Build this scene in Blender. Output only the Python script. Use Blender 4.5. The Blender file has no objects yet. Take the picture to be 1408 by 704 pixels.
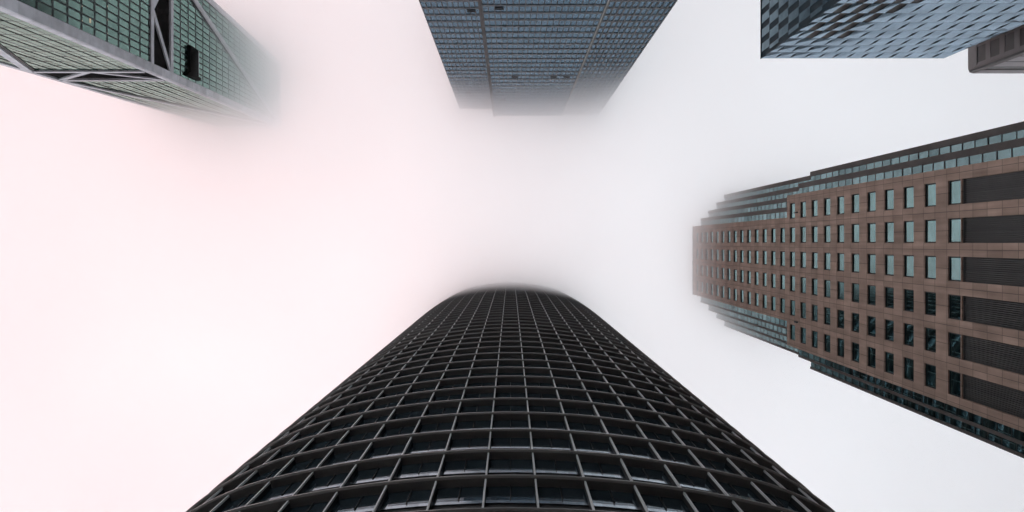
import bpy, math, random
from mathutils import Vector
random.seed(7)
R = math.radians
scene = bpy.context.scene

# ------------------------------------------------------------------ camera
F, VX, VY = 939.0, 702.0, 334.0            # focal length and zenith in photo pixels (1408 wide)
GZ = -1.6                                   # ground level, the camera is at z = 0
cd = bpy.data.cameras.new('camera'); cam = bpy.data.objects.new('camera', cd)
scene.collection.objects.link(cam); scene.camera = cam
cam.location = (0, 0, 0); cam.rotation_euler = (math.pi, 0, 0)     # straight up: +X right, +Y down in the picture
cd.sensor_width = 36; cd.lens = F*36/1408
cd.shift_x = (704-VX)/1408; cd.shift_y = -(352-VY)/1408
cd.clip_start = .1; cd.clip_end = 5000

# ------------------------------------------------------------------ light
SUN_EL, SUN_AZ = 66.0, (-.96, .24)          # behind the fog, to the left
w = bpy.data.worlds.new('World'); scene.world = w; w.use_nodes = True
nt = w.node_tree; nt.nodes.clear()
sky = nt.nodes.new('ShaderNodeTexSky'); sky.sky_type = 'NISHITA'; sky.sun_disc = False
sky.sun_elevation = R(SUN_EL); sky.sun_rotation = math.atan2(SUN_AZ[0], SUN_AZ[1])
sky.air_density = 1.0; sky.dust_density = 1.0; sky.ozone_density = 1.0
hs = nt.nodes.new('ShaderNodeHueSaturation'); hs.inputs['Saturation'].default_value = .12
tint = nt.nodes.new('ShaderNodeMix'); tint.data_type = 'RGBA'; tint.blend_type = 'MULTIPLY'; tint.inputs[0].default_value = 1
side = nt.nodes.new('ShaderNodeMix'); side.data_type = 'RGBA'      # the cloud deck is rosy on the sun's side, cool on the other
side.inputs[6].default_value = (.64, .32, .28, 1); side.inputs[7].default_value = (1.78, 2.04, 2.06, 1)
tc = nt.nodes.new('ShaderNodeTexCoord'); sp = nt.nodes.new('ShaderNodeSeparateXYZ'); mr = nt.nodes.new('ShaderNodeMapRange')
mr.inputs[1].default_value = -.4; mr.inputs[2].default_value = .4; mr.interpolation_type = 'SMOOTHSTEP'
nt.links.new(tc.outputs['Generated'], sp.inputs[0]); nt.links.new(sp.outputs[0], mr.inputs[0])
nt.links.new(mr.outputs[0], side.inputs[0]); low = nt.nodes.new('ShaderNodeMix'); low.data_type = 'RGBA'; low.inputs[6].default_value = (2.4, 2.8, 3.05, 1)   # bluer and boosted towards the unseen horizon, added to light the fog
m2 = nt.nodes.new('ShaderNodeMapRange'); m2.inputs[1].default_value = .1; m2.inputs[2].default_value = .6
nt.links.new(sp.outputs[2], m2.inputs[0]); nt.links.new(m2.outputs[0], low.inputs[0])
nt.links.new(side.outputs[2], low.inputs[7]); nt.links.new(low.outputs[2], tint.inputs[7])
bg = nt.nodes.new('ShaderNodeBackground'); bg.inputs['Strength'].default_value = .15
wo = nt.nodes.new('ShaderNodeOutputWorld')
nt.links.new(sky.outputs[0], hs.inputs['Color']); nt.links.new(hs.outputs[0], tint.inputs[6])
nt.links.new(tint.outputs[2], bg.inputs[0]); nt.links.new(bg.outputs[0], wo.inputs[0])
sd = bpy.data.lights.new('sun', 'SUN'); sun = bpy.data.objects.new('sun', sd); scene.collection.objects.link(sun)
sd.energy = 0.5; sd.angle = R(60); sd.color = (1.0, .78, .785)
ce = math.cos(R(SUN_EL)); n_ = math.hypot(*SUN_AZ)
sun.rotation_euler = Vector((SUN_AZ[0]/n_*ce, SUN_AZ[1]/n_*ce, math.sin(R(SUN_EL)))).to_track_quat('Z', 'Y').to_euler()
scene.view_settings.view_transform = 'Standard'; scene.view_settings.look = 'None'
scene.view_settings.gamma = 1; scene.view_settings.use_curve_mapping = False
scene.view_settings.exposure = 0.4
cy = scene.cycles
cy.use_denoising = True
cy.max_bounces = 18; cy.volume_bounces = 16; cy.glossy_bounces = 4; cy.diffuse_bounces = 3
cy.volume_step_rate = 1.0; cy.volume_max_steps = 256
cy.sample_clamp_indirect = 6

# ------------------------------------------------------------------ materials
def base_mat(name):
    m = bpy.data.materials.new(name); m.use_nodes = True
    t = m.node_tree; t.nodes.clear()
    return m, t, t.nodes.new('ShaderNodeOutputMaterial')
def N(t, kind, **kw):
    n = t.nodes.new(kind)
    for k, v in kw.items(): setattr(n, k, v)
    return n
def varied(t, lo, hi, scale=.25, island=True):
    """a grey factor: per-piece random value times soft weathering noise"""
    geo = N(t, 'ShaderNodeNewGeometry')
    mr = N(t, 'ShaderNodeMapRange'); mr.inputs[3].default_value = lo; mr.inputs[4].default_value = hi
    if island: t.links.new(geo.outputs['Random Per Island'], mr.inputs[0])
    else: mr.inputs[0].default_value = .5
    no = N(t, 'ShaderNodeTexNoise'); no.inputs['Scale'].default_value = scale; no.inputs['Detail'].default_value = 4
    t.links.new(geo.outputs['Position'], no.inputs['Vector'])
    m2 = N(t, 'ShaderNodeMapRange'); m2.inputs[1].default_value = .3; m2.inputs[2].default_value = .7
    m2.inputs[3].default_value = .84; m2.inputs[4].default_value = 1.12
    t.links.new(no.outputs[0], m2.inputs[0])
    mu = N(t, 'ShaderNodeMath', operation='MULTIPLY')
    t.links.new(mr.outputs[0], mu.inputs[0]); t.links.new(m2.outputs[0], mu.inputs[1])
    return mu.outputs[0]
def scaled(t, col, fac):
    v = N(t, 'ShaderNodeVectorMath', operation='SCALE'); v.inputs[0].default_value = col[:3]
    t.links.new(fac, v.inputs['Scale']); return v.outputs[0]
def glass(name, c0, c1, rough=.03, inner=(.01, .012, .014), lo=.75, hi=1.2, bump=.0):
    """coated facade glass: tinted mirror reflection, c0 head-on to c1 at grazing, over a dark interior"""
    m, t, out = base_mat(name)
    lw = N(t, 'ShaderNodeLayerWeight'); lw.inputs[0].default_value = .5
    pw = N(t, 'ShaderNodeMath', operation='POWER'); pw.inputs[1].default_value = 5
    t.links.new(lw.outputs['Facing'], pw.inputs[0])
    mx = N(t, 'ShaderNodeMix', data_type='RGBA'); mx.inputs[6].default_value = (*c0, 1); mx.inputs[7].default_value = (*c1, 1)
    t.links.new(pw.outputs[0], mx.inputs[0])
    v = N(t, 'ShaderNodeVectorMath', operation='SCALE'); t.links.new(mx.outputs[2], v.inputs[0])
    t.links.new(varied(t, lo, hi), v.inputs['Scale'])
    gl = N(t, 'ShaderNodeBsdfGlossy'); gl.inputs['Roughness'].default_value = rough
    t.links.new(v.outputs[0], gl.inputs['Color'])
    if bump:
        no = N(t, 'ShaderNodeTexNoise'); no.inputs['Scale'].default_value = .6
        geo = N(t, 'ShaderNodeNewGeometry'); t.links.new(geo.outputs['Position'], no.inputs['Vector'])
        bp = N(t, 'ShaderNodeBump'); bp.inputs['Strength'].default_value = bump; bp.inputs['Distance'].default_value = .05
        t.links.new(no.outputs[0], bp.inputs['Height']); t.links.new(bp.outputs[0], gl.inputs['Normal'])
    df = N(t, 'ShaderNodeBsdfDiffuse'); df.inputs[0].default_value = (*inner, 1)
    ad = N(t, 'ShaderNodeAddShader')
    t.links.new(gl.outputs[0], ad.inputs[0]); t.links.new(df.outputs[0], ad.inputs[1]); t.links.new(ad.outputs[0], out.inputs[0])
    return m
def solid(name, col, rough=.6, metal=0.0, spec=.3, lo=.85, hi=1.12, scale=.25, island=True):
    m, t, out = base_mat(name)
    p = N(t, 'ShaderNodeBsdfPrincipled'); p.inputs['Roughness'].default_value = rough; p.inputs['Metallic'].default_value = metal
    p.inputs['Specular IOR Level'].default_value = spec
    t.links.new(scaled(t, col, varied(t, lo, hi, scale, island)), p.inputs['Base Color'])
    t.links.new(p.outputs[0], out.inputs[0]); return m
def stone_panels(name, col, joint, pw, ph, swap):
    """stone cladding in panels with thin dark joints, laid out along the wall (metres)"""
    m, t, out = base_mat(name)
    geo = N(t, 'ShaderNodeNewGeometry'); sx = N(t, 'ShaderNodeSeparateXYZ'); t.links.new(geo.outputs['Position'], sx.inputs[0])
    cx = N(t, 'ShaderNodeCombineXYZ'); t.links.new(sx.outputs['Y' if swap else 'X'], cx.inputs[0]); t.links.new(sx.outputs['Z'], cx.inputs[1])
    mp = N(t, 'ShaderNodeMapping'); mp.inputs['Location'].default_value = STONE_OFF; t.links.new(cx.outputs[0], mp.inputs[0])
    br = N(t, 'ShaderNodeTexBrick'); br.offset = 0; br.inputs['Scale'].default_value = 1
    br.inputs['Brick Width'].default_value = pw; br.inputs['Row Height'].default_value = ph
    br.inputs['Mortar Size'].default_value = .045; br.inputs['Mortar Smooth'].default_value = .2; br.inputs['Bias'].default_value = 0
    br.inputs['Color1'].default_value = (*[c*.84 for c in col], 1); br.inputs['Color2'].default_value = (*[c*1.1 for c in col], 1)
    br.inputs['Mortar'].default_value = (*joint, 1); t.links.new(mp.outputs[0], br.inputs['Vector'])
    v = N(t, 'ShaderNodeVectorMath', operation='SCALE'); t.links.new(br.outputs[0], v.inputs[0])
    no = N(t, 'ShaderNodeTexNoise'); no.inputs['Scale'].default_value = 1; no.inputs['Detail'].default_value = 5
    m3 = N(t, 'ShaderNodeMapping'); m3.inputs['Scale'].default_value = (1.6, .09, 1); t.links.new(cx.outputs[0], m3.inputs[0]); t.links.new(m3.outputs[0], no.inputs['Vector'])
    m4 = N(t, 'ShaderNodeMapRange'); m4.inputs[1].default_value = .3; m4.inputs[2].default_value = .7; m4.inputs[3].default_value = .8; m4.inputs[4].default_value = 1.12
    mm = N(t, 'ShaderNodeMath', operation='MULTIPLY'); t.links.new(no.outputs[0], m4.inputs[0]); t.links.new(m4.outputs[0], mm.inputs[0])   # rain streaks
    t.links.new(varied(t, 1, 1, .35, False), mm.inputs[1]); t.links.new(mm.outputs[0], v.inputs['Scale'])
    p = N(t, 'ShaderNodeBsdfPrincipled'); p.inputs['Roughness'].default_value = .7; p.inputs['Specular IOR Level'].default_value = .2
    t.links.new(v.outputs[0], p.inputs['Base Color']); t.links.new(p.outputs[0], out.inputs[0]); return m
def lamp(name, col, strength):
    m, t, out = base_mat(name); e = N(t, 'ShaderNodeEmission'); e.inputs[0].default_value = (*col, 1); e.inputs[1].default_value = strength
    t.links.new(e.outputs[0], out.inputs[0]); return m

SD = 52/48.9                                # scale of the brown tower (see below)
STONE_OFF = (7.69*SD, -.95*SD, 0)
M = dict(
    asphalt=solid('asphalt', (.05, .05, .052), .9, island=False, scale=.6),
    paving=solid('paving', (.3, .29, .28), .85, island=False, scale=.4),
    kerb=solid('kerb_stone', (.3, .3, .29), .8),
    paint=solid('road_paint', (.75, .75, .72), .6),
    # dark round-cornered tower
    a_glass=glass('smoked_glass', (.07, .09, .105), (.6, .64, .67), .03, (.02, .027, .032)),
    a_wall=solid('dark_spandrel', (.03, .027, .026), .5, spec=.15),
    a_nose=glass('lit_nosing', (.07, .066, .064), (1, 1, 1), .22, (.21, .198, .19), .95, 1.05),  # light caught by the sunshade's front edge, put into a paler colour
    a_blade=solid('bronze_sunshade', (.14, .128, .12), .5, spec=.25, island=False),
    a_fin=solid('pale_metal_fin', (.62, .6, .58), .45, spec=.3, island=False),
    a_sky_strip=glass('sky_reflection_strip', (.3, .35, .39), (.7, .74, .78), .1, (.03, .035, .04), .85, 1.1),  # strip tinted brighter to stand for sky reflected low in the panes
    # blue tower
    b_glass=glass('blue_glass', (.08, .128, .17), (.27, .37, .44), .12, (.02, .032, .042), 1, 1),
    b_band=solid('dark_blue_spandrel', (.042, .062, .084), .4),
    b_mullion=solid('blue_grey_mullion', (.022, .032, .042), .4),
    b_brown=solid('brown_pilaster', (.09, .08, .078), .6),
    b_trim=solid('pale_trim', (.45, .43, .4), .5),
    b_open=solid('open_window', (.01, .013, .017), .8),
    # green braced tower
    c_glass=glass('green_glass', (.14, .21, .185), (.62, .75, .69), .05, (.012, .02, .018), .85, 1.13),
    c_line=solid('dark_green_joint', (.012, .02, .02), .5),
    c_frame=solid('grey_steel_cladding', (.62, .6, .64), .5, spec=.3, scale=.5),
    c_dark=solid('dark_recess', (.022, .02, .02), .9, spec=0),
    c_lamp=lamp('warm_room_light', (1, .85, .62), .33),
    # brown tower
    d_stone=stone_panels('brown_stone', (.45, .295, .232), (.21, .145, .12), 4.22*SD/2, 4.32*SD/2, True),
    d_pier=solid('brown_pier', (.1, .082, .076), .6),
    d_glass=glass('teal_glass', (.2, .345, .35), (.31, .45, .475), .03, (.006, .01, .011), .72, 1.2),
    d_bay=glass('bay_glass', (.18, .29, .305), (.2, .27, .29), .03, (.006, .01, .011), .72, 1.2),
    d_frame=solid('dark_window_frame', (.022, .026, .026), .5),
    d_louvre=solid('dark_louvre', (.11, .1, .096), .6),
    # folded-glass tower
    e_glass=glass('steel_blue_glass', (.24, .31, .375), (.44, .53, .61), .12, (.06, .075, .09), .92, 1.08),
    e_side=glass('deep_blue_glass', (.46, .58, .64), (.7, .8, .86), .04, (.012, .02, .026), .85, 1.15),
    e_dark=solid('dark_blue_return', (.02, .038, .052), .5),
    e_reflection=solid('painted_brown_reflection', (.11, .092, .09), .5),  # brown tower's reflection in the tilted glass, painted as flat panels
    # far tower
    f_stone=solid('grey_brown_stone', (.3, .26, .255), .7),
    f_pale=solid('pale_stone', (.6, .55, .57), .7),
    f_win=solid('grey_glazing', (.13, .115, .115), .4, spec=.2),
)

# ------------------------------------------------------------------ helpers
col = scene.collection
class MB:
    def __init__(s): s.v, s.f = [], []
    def poly(s, *pts):
        i = len(s.v); s.v += [tuple(p) for p in pts]; s.f.append(tuple(range(i, i+len(pts))))
    def hexa(s, p):
        """8 points: bottom ring p0..p3, top ring p4..p7"""
        i = len(s.v); s.v += [tuple(q) for q in p]
        s.f += [tuple(i+k for k in q) for q in ((0, 3, 2, 1), (4, 5, 6, 7), (0, 1, 5, 4), (1, 2, 6, 5), (2, 3, 7, 6), (3, 0, 4, 7))]
    def build(s, name, mat, parent=None):
        me = bpy.data.meshes.new(name); me.from_pydata(s.v, [], s.f); me.materials.append(mat)
        o = bpy.data.objects.new(name, me); col.objects.link(o)
        if parent:
            o.parent = parent; l = Vector(parent.location); p = parent.parent
            while p: l += Vector(p.location); p = p.parent
            o.matrix_parent_inverse.identity(); o.location = -l
        return o
def empty(name, label, cat, loc):
    o = bpy.data.objects.new(name, None); col.objects.link(o); o.location = loc
    o['label'] = label; o['category'] = cat; return o
class Face:
    """a wall plane: a along the wall, z up, o out of the wall"""
    def __init__(s, origin, u, n): s.O, s.u, s.n = Vector((*origin, 0)), Vector((*u, 0)), Vector((*n, 0))
    def __call__(s, a, z, o=0): return s.O+s.u*a+s.n*o+Vector((0, 0, z))
def box(mb, P, a0, a1, z0, z1, o0, o1):
    mb.hexa([P(a0, z0, o0), P(a1, z0, o0), P(a1, z0, o1), P(a0, z0, o1), P(a0, z1, o0), P(a1, z1, o0), P(a1, z1, o1), P(a0, z1, o1)])
def wbox(mb, x0, x1, y0, y1, z0, z1): box(mb, lambda a, z, o: Vector((a, o, z)), x0, x1, z0, z1, y0, y1)
def proj(p): return VX+F*p[0]/p[2], VY+F*p[1]/p[2]
def shown(pts):
    q = [proj(p) for p in pts if p[2] > 1]
    if len(q) < 3: return 0
    cx = sum(a for a, b in q)/len(q); cyy = sum(b for a, b in q)/len(q)
    if not (-4 < cx < 1412 and -4 < cyy < 708): return 0
    return abs(sum(q[i][0]*q[(i+1) % len(q)][1]-q[(i+1) % len(q)][0]*q[i][1] for i in range(len(q))))/2
def spread(root, name, items, mat, extra=None, most=100):
    """items: lists of polygons, one item per pane; the largest in the picture are parts, the rest one mass"""
    order = sorted(range(len(items)), key=lambda i: -shown(items[i][0]))
    rest = MB()
    for r, i in enumerate(order):
        if r < most and shown(items[i][0]) > 0:
            m = MB()
            for p in items[i]: m.poly(*p)
            o = m.build(name, mat, root)
            if extra: extra(i, o)
        else:
            for p in items[i]: rest.poly(*p)
    if rest.f:
        o = rest.build(name, mat, root); o['kind'] = 'stuff'
def tilted(P, a0, a1, z0, z1, o, amp=.012):
    """a pane a few millimetres out of true, as hung glass is"""
    t = [random.uniform(-amp, amp) for _ in range(3)]
    return [P(a0, z0, o+t[0]), P(a1, z0, o+t[1]), P(a1, z1, o+t[2]), P(a0, z1, o+t[0]-t[1]+t[2])]

# ------------------------------------------------------------------ ground
g = MB(); g.poly((-380, -380, GZ), (380, -380, GZ), (380, 380, GZ), (-380, 380, GZ))
o = g.build('ground', M['paving']); o['kind'] = 'structure'
r_ = MB(); r_.poly((-380, -24, GZ+.004), (380, -24, GZ+.004), (380, -10, GZ+.004), (-380, -10, GZ+.004))
o = r_.build('road', M['asphalt']); o['kind'] = 'structure'
k_ = MB(); wbox(k_, -380, 380, -10, -9.7, GZ, GZ+.13); wbox(k_, -380, 380, -24.3, -24, GZ, GZ+.13)
o = k_.build('kerb', M['kerb']); o['kind'] = 'structure'
l_ = MB()
for i in range(-60, 60): l_.poly((i*6, -17.08, GZ+.008), (i*6+3, -17.08, GZ+.008), (i*6+3, -16.92, GZ+.008), (i*6, -16.92, GZ+.008))
o = l_.build('road_marking', M['paint']); o['kind'] = 'structure'

# ------------------------------------------------------------------ A: dark round-cornered tower
def tower_a():
    D0, RF, HF, RC, NC = 11.5, 56.0, 13.4, 15.6, 7
    phi = math.asin(HF/RF); sag = RF*(1-math.cos(phi))
    c = HF-RC*math.sin(phi); W = c+RC*math.cos(phi)+sag
    CY = D0+W; TOP = 222.0; FH = 4.2
    root = empty('office_tower', 'dark bronze tower with rounded corners, thin pale fins and stacked sunshades', 'skyscraper', (0, CY, GZ))
    def taper(z): return 1.0 if z < 150 else 1-.05*((z-150)/72)**1.7
    st = []                                 # stations round the plan: (x, y, nx, ny, is_bay_edge), camera side first
    SUB = 4
    def face(k, nb):
        rot = k*math.pi/2
        def put(x, y, t, edge):
            X = x*math.cos(rot)-y*math.sin(rot); Y = x*math.sin(rot)+y*math.cos(rot)
            st.append((X, Y, math.sin(t+0)*math.cos(rot)+math.cos(t)*math.sin(rot), math.sin(t)*math.sin(rot)-math.cos(t)*math.cos(rot), edge))
        for i in range(nb*SUB):
            t = -phi+2*phi*i/(nb*SUB)
            put(RF*math.sin(t), -(W-RF)-RF*math.cos(t), t, i % SUB == 0)
        for i in range(NC*SUB):
            t = phi+(math.pi/2-2*phi)*i/(NC*SUB)
            put(c+RC*math.sin(t), -c-RC*math.cos(t), t, i % SUB == 0)
    for k in range(4): face(k, 11)
    n = len(st)
    def pt(i, z, off):
        x, y, nx, ny, e = st[i % n]; s = taper(z)
        return Vector((x*s-nx*off, CY+y*s-ny*off, z))
    ZB = 29.58-3*FH                         # first sunshade
    floors = [ZB+FH*k for k in range(int((TOP-ZB)/FH)+1)]
    GO = .5                                 # depth of the glass line behind the sunshade edge
    wall = MB(); zs = [GZ]+[z+.2 for z in floors]+[TOP]
    for a, b in zip(zs, zs[1:]):
        for i in range(n): wall.poly(pt(i, a, GO+.06), pt(i+1, a, GO+.06), pt(i+1, b, GO+.06), pt(i, b, GO+.06))
    wall.build('wall', M['a_wall'], root)
    roof = MB(); roof.poly(*[pt(i, TOP, GO+.06) for i in range(n)]); roof.build('roof', M['a_wall'], root)
    for z in floors:
        b = MB()
        for i in range(n):
            b.hexa([pt(i, z-.09, GO+.05), pt(i+1, z-.09, GO+.05), pt(i+1, z-.09, .091), pt(i, z-.09, .091),
                    pt(i, z+.03, GO+.05), pt(i+1, z+.03, GO+.05), pt(i+1, z+.03, .091), pt(i, z+.03, .091)])
        sh = b.build('sunshade', M['a_blade'], root); b = MB()
        for i in range(n):
            b.hexa([pt(i, z-.08, .09), pt(i+1, z-.08, .09), pt(i+1, z-.045, -.035), pt(i, z-.045, -.035),
                    pt(i, z+.03, .09), pt(i+1, z+.03, .09), pt(i+1, z+.03, -.035), pt(i, z+.03, -.035)])
        b.build('nosing', M['a_nose'], sh)
    vis = [i % n for i in range(-14*SUB, 25*SUB+1)]          # the camera side, both round corners and a little more
    edges = [i for i in vis if st[i][4]]
    def bar(mb, i, z0, z1, hw, o0, o1):
        x, y, nx, ny, e = st[i]; q = []
        for z in (z0, z1):
            p0, p1 = pt(i, z, o0), pt(i, z, o1); t = Vector((-ny, nx, 0))*hw
            q += [p0-t, p0+t, p1+t, p1-t]
        mb.hexa(q)
    for i in edges:
        m = MB()
        for z in floors[:-1]: bar(m, i, z+.035, z+FH-.095, .042, .24, .12)
        fn = m.build('fin', M['a_fin'], root); m = MB()
        for z in floors[:-1]: bar(m, i, z+.035, z+FH-.095, .03, GO+.04, .241)
        m.build('web', M['a_wall'], fn)
    for z in floors[:-1]:
        m = MB()
        for a in vis[:-1]:
            m.poly(pt(a, z+1.95, GO), pt(a+1, z+1.95, GO), pt(a+1, z+2.3, GO+.003), pt(a, z+2.3, GO+.003))
        m.build('sky_strip', M['a_sky_strip'], root)
    items, mids = [], []
    for z in floors[:-1]:
        for e0, e1 in zip(edges, edges[1:]):
            k = (e1-e0) % n; tl = random.uniform(-.01, .01)
            items.append([[pt(e0+j, z+2.32, GO+.01+tl), pt(e0+j+1, z+2.32, GO+.01+tl), pt(e0+j+1, z+FH-.12, GO+.01-tl), pt(e0+j, z+FH-.12, GO+.01-tl)] for j in range(k)])
            mids.append(((e0+k//2) % n, z))
    def mull(i, o):
        a, z = mids[i]; m = MB(); bar(m, a, z+2.33, z+FH-.13, .025, GO+.02, GO-.05); m.build('mullion', M['a_wall'], o)
    spread(root, 'window', items, M['a_glass'], mull)
tower_a()

# ------------------------------------------------------------------ B: blue glass tower
def tower_b():
    S = .9643; FH, ROOF, Z0 = 3.9*S, 224.0*S, 90.0
    secs = [(-16.7*S, -5.7*S, -44.2*S, 11), (-5.1*S, 17.0*S, -42.0*S, 20), (17.0*S, 30.5*S, -44.2*S, 12)]
    root = empty('glass_tower', 'blue grey glass tower with a fine window grid, its flat top lost in fog', 'skyscraper', (7, -60, GZ))
    for x0, x1, y, nb in secs:
        m = MB(); wbox(m, x0 if x0 > -10 else x0, x1 if x1 < -6 or x1 > 20 else x1, -76, y-.12, GZ, ROOF+(2 if nb == 20 else 0 if nb == 11 else 11)); m.build('wall', M['b_band'], root)
    m = MB(); wbox(m, -5.7*S, -5.1*S, -76, -41.75*S, GZ, ROOF+2); m.build('pilaster', M['b_brown'], root)
    m = MB(); wbox(m, 16.86*S, 17.03*S, -42.3*S, -41.78*S, GZ, ROOF+2.2); m.build('corner_trim', M['b_trim'], root)
    fl = [Z0+FH*k for k in range(int((ROOF-Z0)/FH))]
    for z in fl:
        m = MB()
        for x0, x1, y, nb in secs:
            wbox(m, x0, x1-.15, y-.1, y+.1, z-.42, z+.42)
        m.build('spandrel', M['b_band'], root)
    items = []
    for x0, x1, y, nb in secs:
        P = Face((x0, y), (1, 0), (0, 1)); wd = (x1-x0)/nb
        for i in range(nb+1):
            m = MB(); thick = .13 if nb == 12 else .075
            a = min(max(i*wd, thick), x1-x0-thick-.15); box(m, P, a-thick, a+thick, Z0, ROOF, -.1, .14 if nb == 12 else .07); m.build('mullion', M['b_mullion'], root)
        for z in fl:
            for i in range(nb):
                if i*wd+.05 < x1-x0: items.append([tilted(P, i*wd+.05, (i+1)*wd-.05, z+.43, z+FH-.43, .0, .0)])
    spread(root, 'window', items, M['b_glass'])
    for px, py, s in ((648, 14, 1), (686.5, 9.2, 1), (708, 104.8, 1), (761.6, 104.8, 1), (779.5, 104.8, 1), (692, 137, 1), (644, 128, 0)):
        y = -44.2*S if px < 660 else -42.0*S
        z = y*F/(py-VY); x = (px-VX)*z/F; z = fl[min(range(len(fl)), key=lambda k: abs(fl[k]+1.2-z))]+.6
        m = MB(); wbox(m, x-.75, x+.75, y-.05, y+.2, z, z+1.3); m.build('open_sash', M['b_open'], root)
    for x0, x1, y, nb in secs:
        m = MB(); wbox(m, x0, x1-.15, y-.3, y+.02, (ROOF if nb != 12 else ROOF+10)-.6, (ROOF if nb != 12 else ROOF+10)+1); m.build('parapet', M['b_mullion'], root)
tower_b()

# ------------------------------------------------------------------ C: green tower with steel braces
def tower_c():
    FH, ROOF, Z0 = 4.02, 236.5, 84.0
    Yc = lambda z: -(34.7+.0235*z)
    YF = lambda z: -65+.045*(z-183)
    XL = lambda z: -108.4+.077*(z-145)
    X0 = -80.0
    P1 = lambda t, z, o=0: Vector((X0+o, Yc(z)+t*(YF(z)-Yc(z)), z))         # wall facing right in the picture
    P2 = lambda t, z, o=0: Vector((X0+t*(XL(z)-X0), Yc(z)+o, z))            # wall facing down in the picture
    root = empty('braced_tower', 'pale green glass tower with grey steel corner, belt truss and long diagonal braces', 'skyscraper', (-94, -52, GZ))
    B0, B1 = 151.5, 161.5                                                   # belt truss storeys
    m = MB()
    q = []
    for z in (Z0-20, ROOF): q += [P2(1, z, -.25), Vector((X0-.25, Yc(z)-.25, z)), P1(1, z, -.25), Vector((XL(z), YF(z), z))]
    m.hexa(q)
    q = []
    for z in (GZ, Z0-20): q += [P2(1, z, -.25), Vector((X0-.25, Yc(z)-.25, z)), P1(1, z, -.25), Vector((XL(z), YF(z), z))]
    m.hexa(q); m.build('wall', M['c_line'], root)
    wid = 28.0
    cw = 1.75/wid                                                           # corner column share
    fl = [B0-FH*k for k in range(17, 0, -1)]+[B1+FH*k for k in range(int((ROOF-B1)/FH))]
    items = []
    for P, nb, th in ((P1, 17, .1), (P2, 16, .1)):
        sx = (1-cw)/nb
        for i in range(nb+1):
            m = MB(); t = cw+i*sx; e = (.15 if P is P1 else .015)/wid
            for a, b in ((Z0, B0), (B1, ROOF)): box(m, P, t-e, min(t+e, 1), a, b, -.24, .03)
            m.build('mullion', M['c_line'], root)
        for z in fl:
            for i in range(nb):
                t0, t1 = cw+i*sx+.05/wid, cw+(i+1)*sx-.05/wid
                a, b = (z+.3, z+FH-.3) if P is P1 else (z+.11, z+FH-.11)
                k = .05 if (i+int(z)) % 2 else -.02
                dz = random.uniform(-.015, .015); e0 = -.05+random.uniform(-.02, .02); e1 = -.05+k
                items.append([[P(t0, a, e0), P(t1, a, e1), P(t1, b, e1+dz), P(t0, b, e0+dz)]])
    for z in fl:
        m = MB()
        box(m, P1, cw, 1, z-.24, z+.24, -.24, -.01); box(m, P2, cw, 1, z-.1, z+.1, -.24, -.03); m.build('spandrel', M['c_line'], root)
    spread(root, 'window', items, M['c_glass'])
    # corner column and far edges
    def lbox(mb, P, t0, t1, z0, z1, o0, o1, steps=1):
        for k in range(steps):
            a, b = z0+(z1-z0)*k/steps, z0+(z1-z0)*(k+1)/steps; box(mb, P, t0, t1, a, b-.06, o0, o1)
    m = MB(); lbox(m, P1, -.006, cw, Z0, ROOF, -.3, .25, 40); lbox(m, P2, -.006+.25/wid, cw*.75, Z0, ROOF, -.3, .25, 40); m.build('corner_column', M['c_frame'], root)
    m = MB(); box(m, P1, 1-1.6/wid, 1.004, Z0, ROOF, -.3, .25); m.build('edge_column', M['c_frame'], root)
    m = MB(); box(m, P2, 1-1.2/wid, 1.004, Z0, ROOF, -.3, .25); m.build('edge_column', M['c_frame'], root)
    # belt trusses: dark open storeys framed by pale chords with a V of diagonals
    def strut(mb, P, t0, z0, t1, z1, hw, o0, o1):
        L = math.hypot((t1-t0)*wid, z1-z0); dt, dz = hw*(z1-z0)/L/wid, hw*(t1-t0)*wid/L
        mb.hexa([P(t0+dt, z0-dz, o0), P(t0-dt, z0+dz, o0), P(t0-dt, z0+dz, o1), P(t0+dt, z0-dz, o1),
                 P(t1+dt, z1-dz, o0), P(t1-dt, z1+dz, o0), P(t1-dt, z1+dz, o1), P(t1+dt, z1-dz, o1)])
    for P in (P1, P2):
        m = MB(); box(m, P, cw, 1, B0, B1, -.3, -.2); tr = m.build('belt_truss', M['c_dark'], root)
        for z in (B0+.6, B1-.6):
            m = MB(); box(m, P, cw, 1-.06, z-.6, z+.6, -.2, .3); m.build('chord', M['c_frame'], tr)
        for e in (cw, 1-.05):
            m = MB(); strut(m, P, .5, B0+.8, e, B1-.8, .55, -.15, .22); m.build('diagonal', M['c_frame'], tr)
        m = MB(); strut(m, P, .965, B1, .04, ROOF-1, .75, -.1, .32); m.build('brace', M['c_frame'], root)
        m = MB(); strut(m, P, .965, B0, .2, 98, .75, -.1, .32); m.build('brace', M['c_frame'], root)
        m = MB(); strut(m, P, .965-.045, B1, .04-.045, ROOF-1, .3, -.1, .1); m.build('brace_gutter', M['c_line'], root)
        m = MB(); strut(m, P, .965-.045, B0, .2-.045, 98, .3, -.1, .1); m.build('brace_gutter', M['c_line'], root)
    # dark plant box on the right-facing wall
    T = lambda y, z: (y-Yc(z))/(YF(z)-Yc(z))
    m = MB(); box(m, P1, T(-42.2, 171), T(-49.0, 171), 169.2, 173.6, -.1, .7); pb = m.build('plant_box', M['c_dark'], root)
    m = MB(); box(m, P1, T(-41.4, 171), T(-42.2, 171), 167.9, 175.0, -.1, .7); m.build('flange', M['c_dark'], pb)
    m = MB(); box(m, P1, T(-42.3, 171), T(-48.9, 171), 173.6, 173.85, -.1, .72); m.build('edge_highlight', M['c_frame'], pb)  # pale strip drawn as the highlight along the box edge
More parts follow.
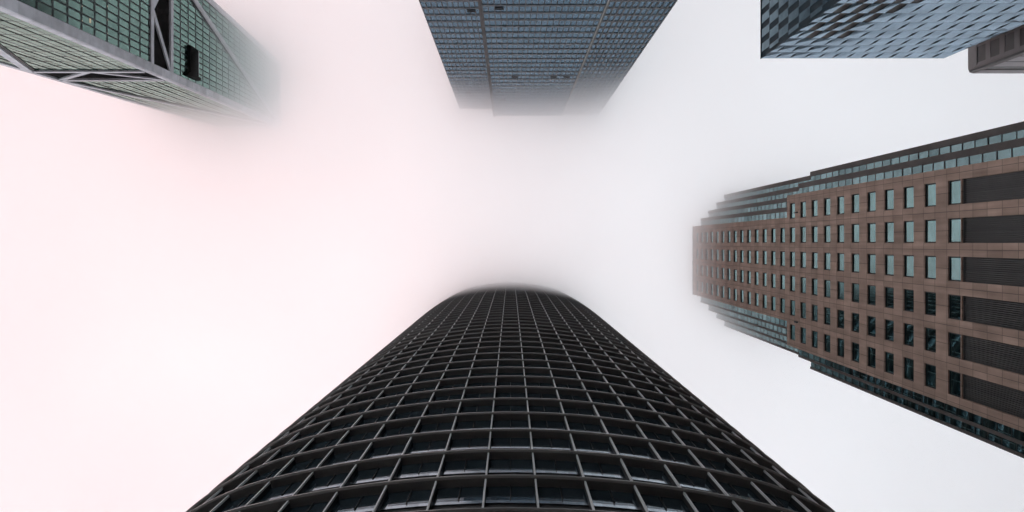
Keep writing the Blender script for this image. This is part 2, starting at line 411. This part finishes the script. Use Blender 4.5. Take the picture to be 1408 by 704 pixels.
    # a lit room and a few ceiling lamps
    for px, py, dy, dz in ((124.2, 27.7, .5, .22), (93, 8, .16, .07), (113, 8, .16, .07), (148, 8.6, .16, .07), (113, 29, .16, .07), (148, 27, .16, .07), (148, 47, .16, .07)):
        z = X0*F/(px-VX); y = (py-VY)*z/F
        m = MB(); t = T(y, z); d = dy/wid; box(m, P1, t-d, t+d, z-dz, z+dz, -.06, .02); m.build('ceiling_light', M['c_lamp'], root)
    m = MB(); box(m, P1, 0, 1, ROOF-.5, ROOF+1, -.6, .2); box(m, P2, .01, 1, ROOF-.5, ROOF+1, -.6, .2); m.build('parapet', M['c_frame'], root)
tower_c()

# ------------------------------------------------------------------ D: brown stone tower with stepped glass corners
def tower_d():
    s = SD; X0 = 52.0; BAY, FH = 4.22*s, 4.32*s
    P = Face((X0, 0), (0, 1), (-1, 0))
    root = empty('stone_tower', 'brown stone tower with rows of square windows, dark louvres and stepped glass corners', 'skyscraper', (X0+24, 5*s, GZ))
    rows = [(-5.58+4.22*i)*s for i in range(6)]
    zc = [(75.27+4.32*k)*s for k in range(25)]
    ZS, ROOF, ZL0, ZL1 = 120.8*s, 183*s, 40*s, 74.05*s
    WW, WH, DEP = 1.36*s, 1.08*s, .22
    # body
    m = MB()
    wbox(m, X0+DEP+.3, X0+46, -8.2*s, 17.9*s, GZ, ZS-.2)
    wbox(m, X0+DEP+.3, X0+46, -4.3*s, 13.6*s, ZS-.2, ROOF-.3)
    m.build('core', M['d_frame'], root)
    # stone front with real openings
    def front(name, y0, y1, z0, z1, cols, holes):
        """a stone sheet y0..y1, z0..z1 with holes (yc, zc, half width, half height) on a grid of rows and storeys"""
        m = MB(); ys = [y0]; 
        for c_, hw in cols: ys += [c_-hw, c_+hw]
        ys.append(y1)
        for j in range(len(ys)-1):
            if j % 2 == 0: m.poly(P(ys[j], z0), P(ys[j+1], z0), P(ys[j+1], z1), P(ys[j], z1)); continue
            z = z0
            for a, b in holes:
                m.poly(P(ys[j], z), P(ys[j+1], z), P(ys[j+1], a), P(ys[j], a))
                A, B = ys[j], ys[j+1]
                for p0, p1 in (((A, a), (B, a)), ((B, a), (B, b)), ((B, b), (A, b)), ((A, b), (A, a))):
                    m.poly(P(*p0), P(*p1), P(*p1, -DEP-.35), P(*p0, -DEP-.35))
                z = b
            if z < z1: m.poly(P(ys[j], z), P(ys[j+1], z), P(ys[j+1], z1), P(ys[j], z1))
        for ya in (y0, y1): m.poly(P(ya, z0), P(ya, z1), P(ya, z1, -2.6*s), P(ya, z0, -2.6*s))
        m.poly(P(y0, z1), P(y1, z1), P(y1, z1, -2.6*s), P(y0, z1, -2.6*s))
        return m.build(name, M['d_stone'], root)
    lo = [(z-WH, z+WH) for z in zc[:11]]; hi = [(z-WH, z+WH) for z in zc[11:]]
    front('stone_front', -8.34*s, 18.04*s, GZ, ZS, [(r, WW) for r in rows], [(ZL0, ZL1)]+lo[:1]+lo[1:] if lo[0][0] > ZL1 else [(ZL0, ZL1-.0)]+[(ZL1+.001, lo[0][1])]+lo[1:])
    front('stone_front', -4.46*s, 13.8*s, ZS+.003, ROOF, [(r, WW) for r in rows[1:5]], hi)
    # windows
    items, spec = [], []
    for k, z in enumerate(zc):
        for i, r in enumerate(rows):
            if k >= 11 and i in (0, 5): continue
            items.append([tilted(P, r-WW+.12, r+WW-.12, z-WH+.12, z+WH-.12, -DEP, .006)]); spec.append((r, z))
    def frame(i, o):
        r, z = spec[i]; m = MB()
        for a0, a1, z0, z1 in ((r-WW, r-WW+.16, z-WH, z+WH), (r+WW-.16, r+WW, z-WH, z+WH), (r-WW+.16, r+WW-.16, z-WH, z-WH+.14), (r-WW+.16, r+WW-.16, z+WH-.14, z+WH)):
            box(m, P, a0, a1, z0, z1, -DEP-.1, -DEP+.07)
        m.build('frame', M['d_frame'], o)
    spread(root, 'window', items, M['d_glass'], frame)
    # louvres: upright blades in each bay below the windows
    for r in rows:
        m = MB(); m.poly(P(r-WW, ZL0, -.5), P(r+WW, ZL0, -.5), P(r+WW, ZL1, -.5), P(r-WW, ZL1, -.5))
        nb = 13
        for i in range(nb):
            a = r-WW+(i+.5)*2*WW/nb
            m.hexa([P(a-.02, ZL0, -.48), P(a+.05, ZL0, -.48), P(a+.12, ZL0, -.3), P(a+.05, ZL0, -.3), P(a-.02, ZL1-.1, -.48), P(a+.05, ZL1-.1, -.48), P(a+.12, ZL1-.1, -.3), P(a+.05, ZL1-.1, -.3)])
        for z in (ZL1-.12,): box(m, P, r-WW, r+WW, z, z+.12, -.49, -.2)
        m.build('louvre', M['d_louvre'], root)
    # stepped corners: upright glass bays between stone piers
    ST = 2.1*s
    def corner(y0, sg, steps, z0, z1, xoff=0):
        for k in range(steps):
            X = X0+ST*(k+1)
            Q = Face((X, y0+sg*ST*k), (0, sg), (-1, 0)); pw = .85 if sg < 0 else .4
            body = MB(); box(body, Q, 0, ST, z0, z1-.1, -24, -.08); b = body.build('corner_bay', M['d_frame'], root)
            m = MB(); box(m, Q, ST-pw, ST+.02, z0, z1, -.6, .12); m.build('pier', M['d_pier'], b)
            gl = MB(); mu = gl; h = FH/2; nz = int((z1-z0)/h)
            za = max(z0, 50*s)
            i = 0; dark = []
            while za+i*h < z1-.3:
                a, bb = za+i*h, min(za+(i+1)*h, z1); gl.poly(*tilted(Q, 0, ST-pw, a+.05, bb-.05, 0, .02))
                k0 = len(mu.f); box(mu, Q, -.02, ST-pw, a-.06, a+.06, -.07, .05); dark += range(k0, len(mu.f)); i += 1
            go = gl.build('glazing', M['d_bay'], b); go.data.materials.append(M['d_frame'])
            for q in dark: go.data.polygons[q].material_index = 1
    corner(-8.34*s, -1, 2, GZ, ZS); corner(18.04*s, 1, 2, GZ, ZS)
    corner(-4.46*s, -1, 4, ZS, ROOF); corner(13.8*s, 1, 4, ZS, ROOF)
    for yy in (-4.6, 13.1):                                                  # small outlet pipes by the setback
        m = MB(); box(m, P, (yy+.3-1.05)*s if yy < 0 else (yy+.3)*s, (yy+.55-1.05)*s if yy < 0 else (yy+.55)*s, 116.2*s, 117.3*s, 0, .25); m.build('outlet', M['d_frame'], root)
    m = MB(); wbox(m, X0-.06, X0+46, -4.5*s, 13.84*s, ROOF-.02, ROOF+.5); m.build('roof', M['d_pier'], root)
tower_d()

# ------------------------------------------------------------------ E: folded-glass tower
def tower_e():
    H, X0, X1, Y0 = 137.0, 50.2, 86.9, -37.0; FH = 4.5
    root = empty('faceted_tower', 'steel blue glass tower of folded staggered panels with a sharp dark corner', 'skyscraper', ((X0+X1)/2, -57, GZ))
    m = MB(); wbox(m, X0+.12, X1-.05, -78, Y0-.12, GZ, H-.25); m.build('wall', M['e_dark'], root)
    Py = Face((X0, Y0), (1, 0), (0, 1)); Px = Face((X0, Y0), (0, -1), (-1, 0))
    L = X1-X0; nc = 13; cw = L/nc
    front, brown, side, fins = [], [], [], []
    nf = 18
    for f in range(nf):
        z1 = H-f*FH; z0 = z1-FH; sh = .5*cw if f % 2 else 0
        for i in range(-1, nc):
            a0, a1 = i*cw+sh, (i+1)*cw+sh
            a0, a1 = max(a0, 0), min(a1, L)
            if a1-a0 < .2: continue
            pull = .17+random.uniform(-.03, .03)
            zm = z0+FH*.52
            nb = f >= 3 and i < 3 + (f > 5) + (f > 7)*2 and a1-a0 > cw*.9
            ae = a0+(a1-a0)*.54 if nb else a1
            A, B_, C_ = Py(a0, z0+.04, 0), Py(a0, zm, pull), Py(a0, z1-.04, 0)
            E_, D_ = Py(ae, z0+.04, 0), Py(ae, z1-.04, 0)
            front.append([[A, E_, B_], [B_, E_, D_], [B_, D_, C_]])
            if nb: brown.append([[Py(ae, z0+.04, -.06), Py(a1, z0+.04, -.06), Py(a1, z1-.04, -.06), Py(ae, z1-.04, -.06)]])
    for f in range(nf):
        z1 = H-f*FH; z0 = z1-FH; sh = .5*cw if f % 2 else 0
        for i in range(-1, 14):
            a0, a1 = max(i*cw+sh, 0), (i+1)*cw+sh
            if a1-a0 < .3: continue
            ae = a0+(a1-a0)*.42
            side.append([[Px(ae, z0+.05, -.02), Px(a1, z0+.05, -.06), Px(a1, z1-.05, -.06), Px(ae, z1-.05, -.02+random.uniform(-.01, .01))]])
    spread(root, 'glass_panel', front, M['e_glass'], most=70)
    spread(root, 'side_panel', side, M['e_side'], most=60)
    spread(root, 'brown_reflection', brown, M['e_reflection'], most=60)
    m = MB(); wbox(m, X0-.05, X0+.12, Y0-.12, Y0+.04, GZ, H+.1); m.build('corner_trim', M['e_dark'], root)
    m = MB(); box(m, Px, .13, 41, H-.3, H+.05, -.1, .06); m.build('parapet', M['e_dark'], root)
    m = MB(); wbox(m, X0+.2, X1, -78, Y0-.14, H-.25, H); m.build('roof', M['e_dark'], root)
tower_e()

# ------------------------------------------------------------------ F: grey-brown tower behind it
def tower_f():
    H = 140.0; X0, Y0 = 629*H/F, -233*H/F
    root = empty('corner_tower', 'grey brown stone tower with a rounded corner partly behind the folded glass tower', 'skyscraper', (X0+20, Y0-22, GZ))
    m = MB(); wbox(m, X0+.14, X0+42, Y0-46, Y0-.14, GZ, H-.2); m.build('wall', M['f_win'], root)
    Px = Face((X0, Y0), (0, -1), (-1, 0)); Py = Face((X0, Y0), (1, 0), (0, 1)); FH = 3.85
    # rounded corner pier
    m = MB(); rr = 1.1; ring = [(X0+rr-rr*math.cos(t), Y0-rr+rr*math.sin(t)) for t in [math.pi/2*i/6 for i in range(7)]]
    for (xa, ya), (xb, yb) in zip(ring, ring[1:]): m.poly((xa, ya, GZ), (xb, yb, GZ), (xb, yb, H), (xa, ya, H))
    m.poly(*[(x, y, H) for x, y in ring], (X0+rr, Y0-rr, H)); m.build('corner_pier', M['f_stone'], root)
    m = MB(); box(m, Px, rr, 46, H-2.6, H, -.5, 0); m.build('parapet', M['f_stone'], root)
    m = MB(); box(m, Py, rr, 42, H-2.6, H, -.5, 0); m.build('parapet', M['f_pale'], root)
    for k in range(14):
        z = H-2.6-2.5-FH*k
        m = MB(); box(m, Px, rr, 46, z-1.35, z, -.5, -.05); m.build('spandrel', M['f_stone'], root)
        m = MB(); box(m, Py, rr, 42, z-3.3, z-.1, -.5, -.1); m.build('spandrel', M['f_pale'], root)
    for i in range(12):
        m = MB(); box(m, Px, 1.1+i*3.6, 1.5+i*3.6, GZ, H-2.61, -.5, -.08); m.build('pier', M['f_stone'], root)
tower_f()

# ------------------------------------------------------------------ haze: clear air below, fog thickening with height
def haze():
    m = MB(); wbox(m, -400, 400, -400, 400, GZ-1, 240)
    mt, t, out = base_mat('haze')
    geo = N(t, 'ShaderNodeNewGeometry'); sx = N(t, 'ShaderNodeSeparateXYZ'); t.links.new(geo.outputs['Position'], sx.inputs[0])
    no = N(t, 'ShaderNodeTexNoise'); no.inputs['Scale'].default_value = .02; no.inputs['Detail'].default_value = 2
    t.links.new(geo.outputs['Position'], no.inputs['Vector'])
    a = N(t, 'ShaderNodeMath', operation='MULTIPLY_ADD'); a.inputs[1].default_value = 30; t.links.new(no.outputs[0], a.inputs[0]); 
    lean = N(t, 'ShaderNodeMath', operation='MULTIPLY_ADD'); lean.inputs[1].default_value = .12      # the fog hangs a little lower on the right
    t.links.new(sx.outputs['X'], lean.inputs[0]); t.links.new(sx.outputs['Z'], lean.inputs[2]); t.links.new(lean.outputs[0], a.inputs[2])
    mr = N(t, 'ShaderNodeMapRange'); mr.inputs[1].default_value = 158+15; mr.inputs[2].default_value = 191+15
    mr.inputs[3].default_value = 0; mr.inputs[4].default_value = .056
    t.links.new(a.outputs[0], mr.inputs[0])
    pv = N(t, 'ShaderNodeVolumePrincipled'); pv.inputs['Color'].default_value = (1, 1, 1, 1)
    pv.inputs['Anisotropy'].default_value = .82
    t.links.new(mr.outputs[0], pv.inputs['Density']); t.links.new(pv.outputs[0], out.inputs['Volume'])
    mt.cycles.volume_step_rate = .16
    o = m.build('haze', mt); o['kind'] = 'stuff'
haze()
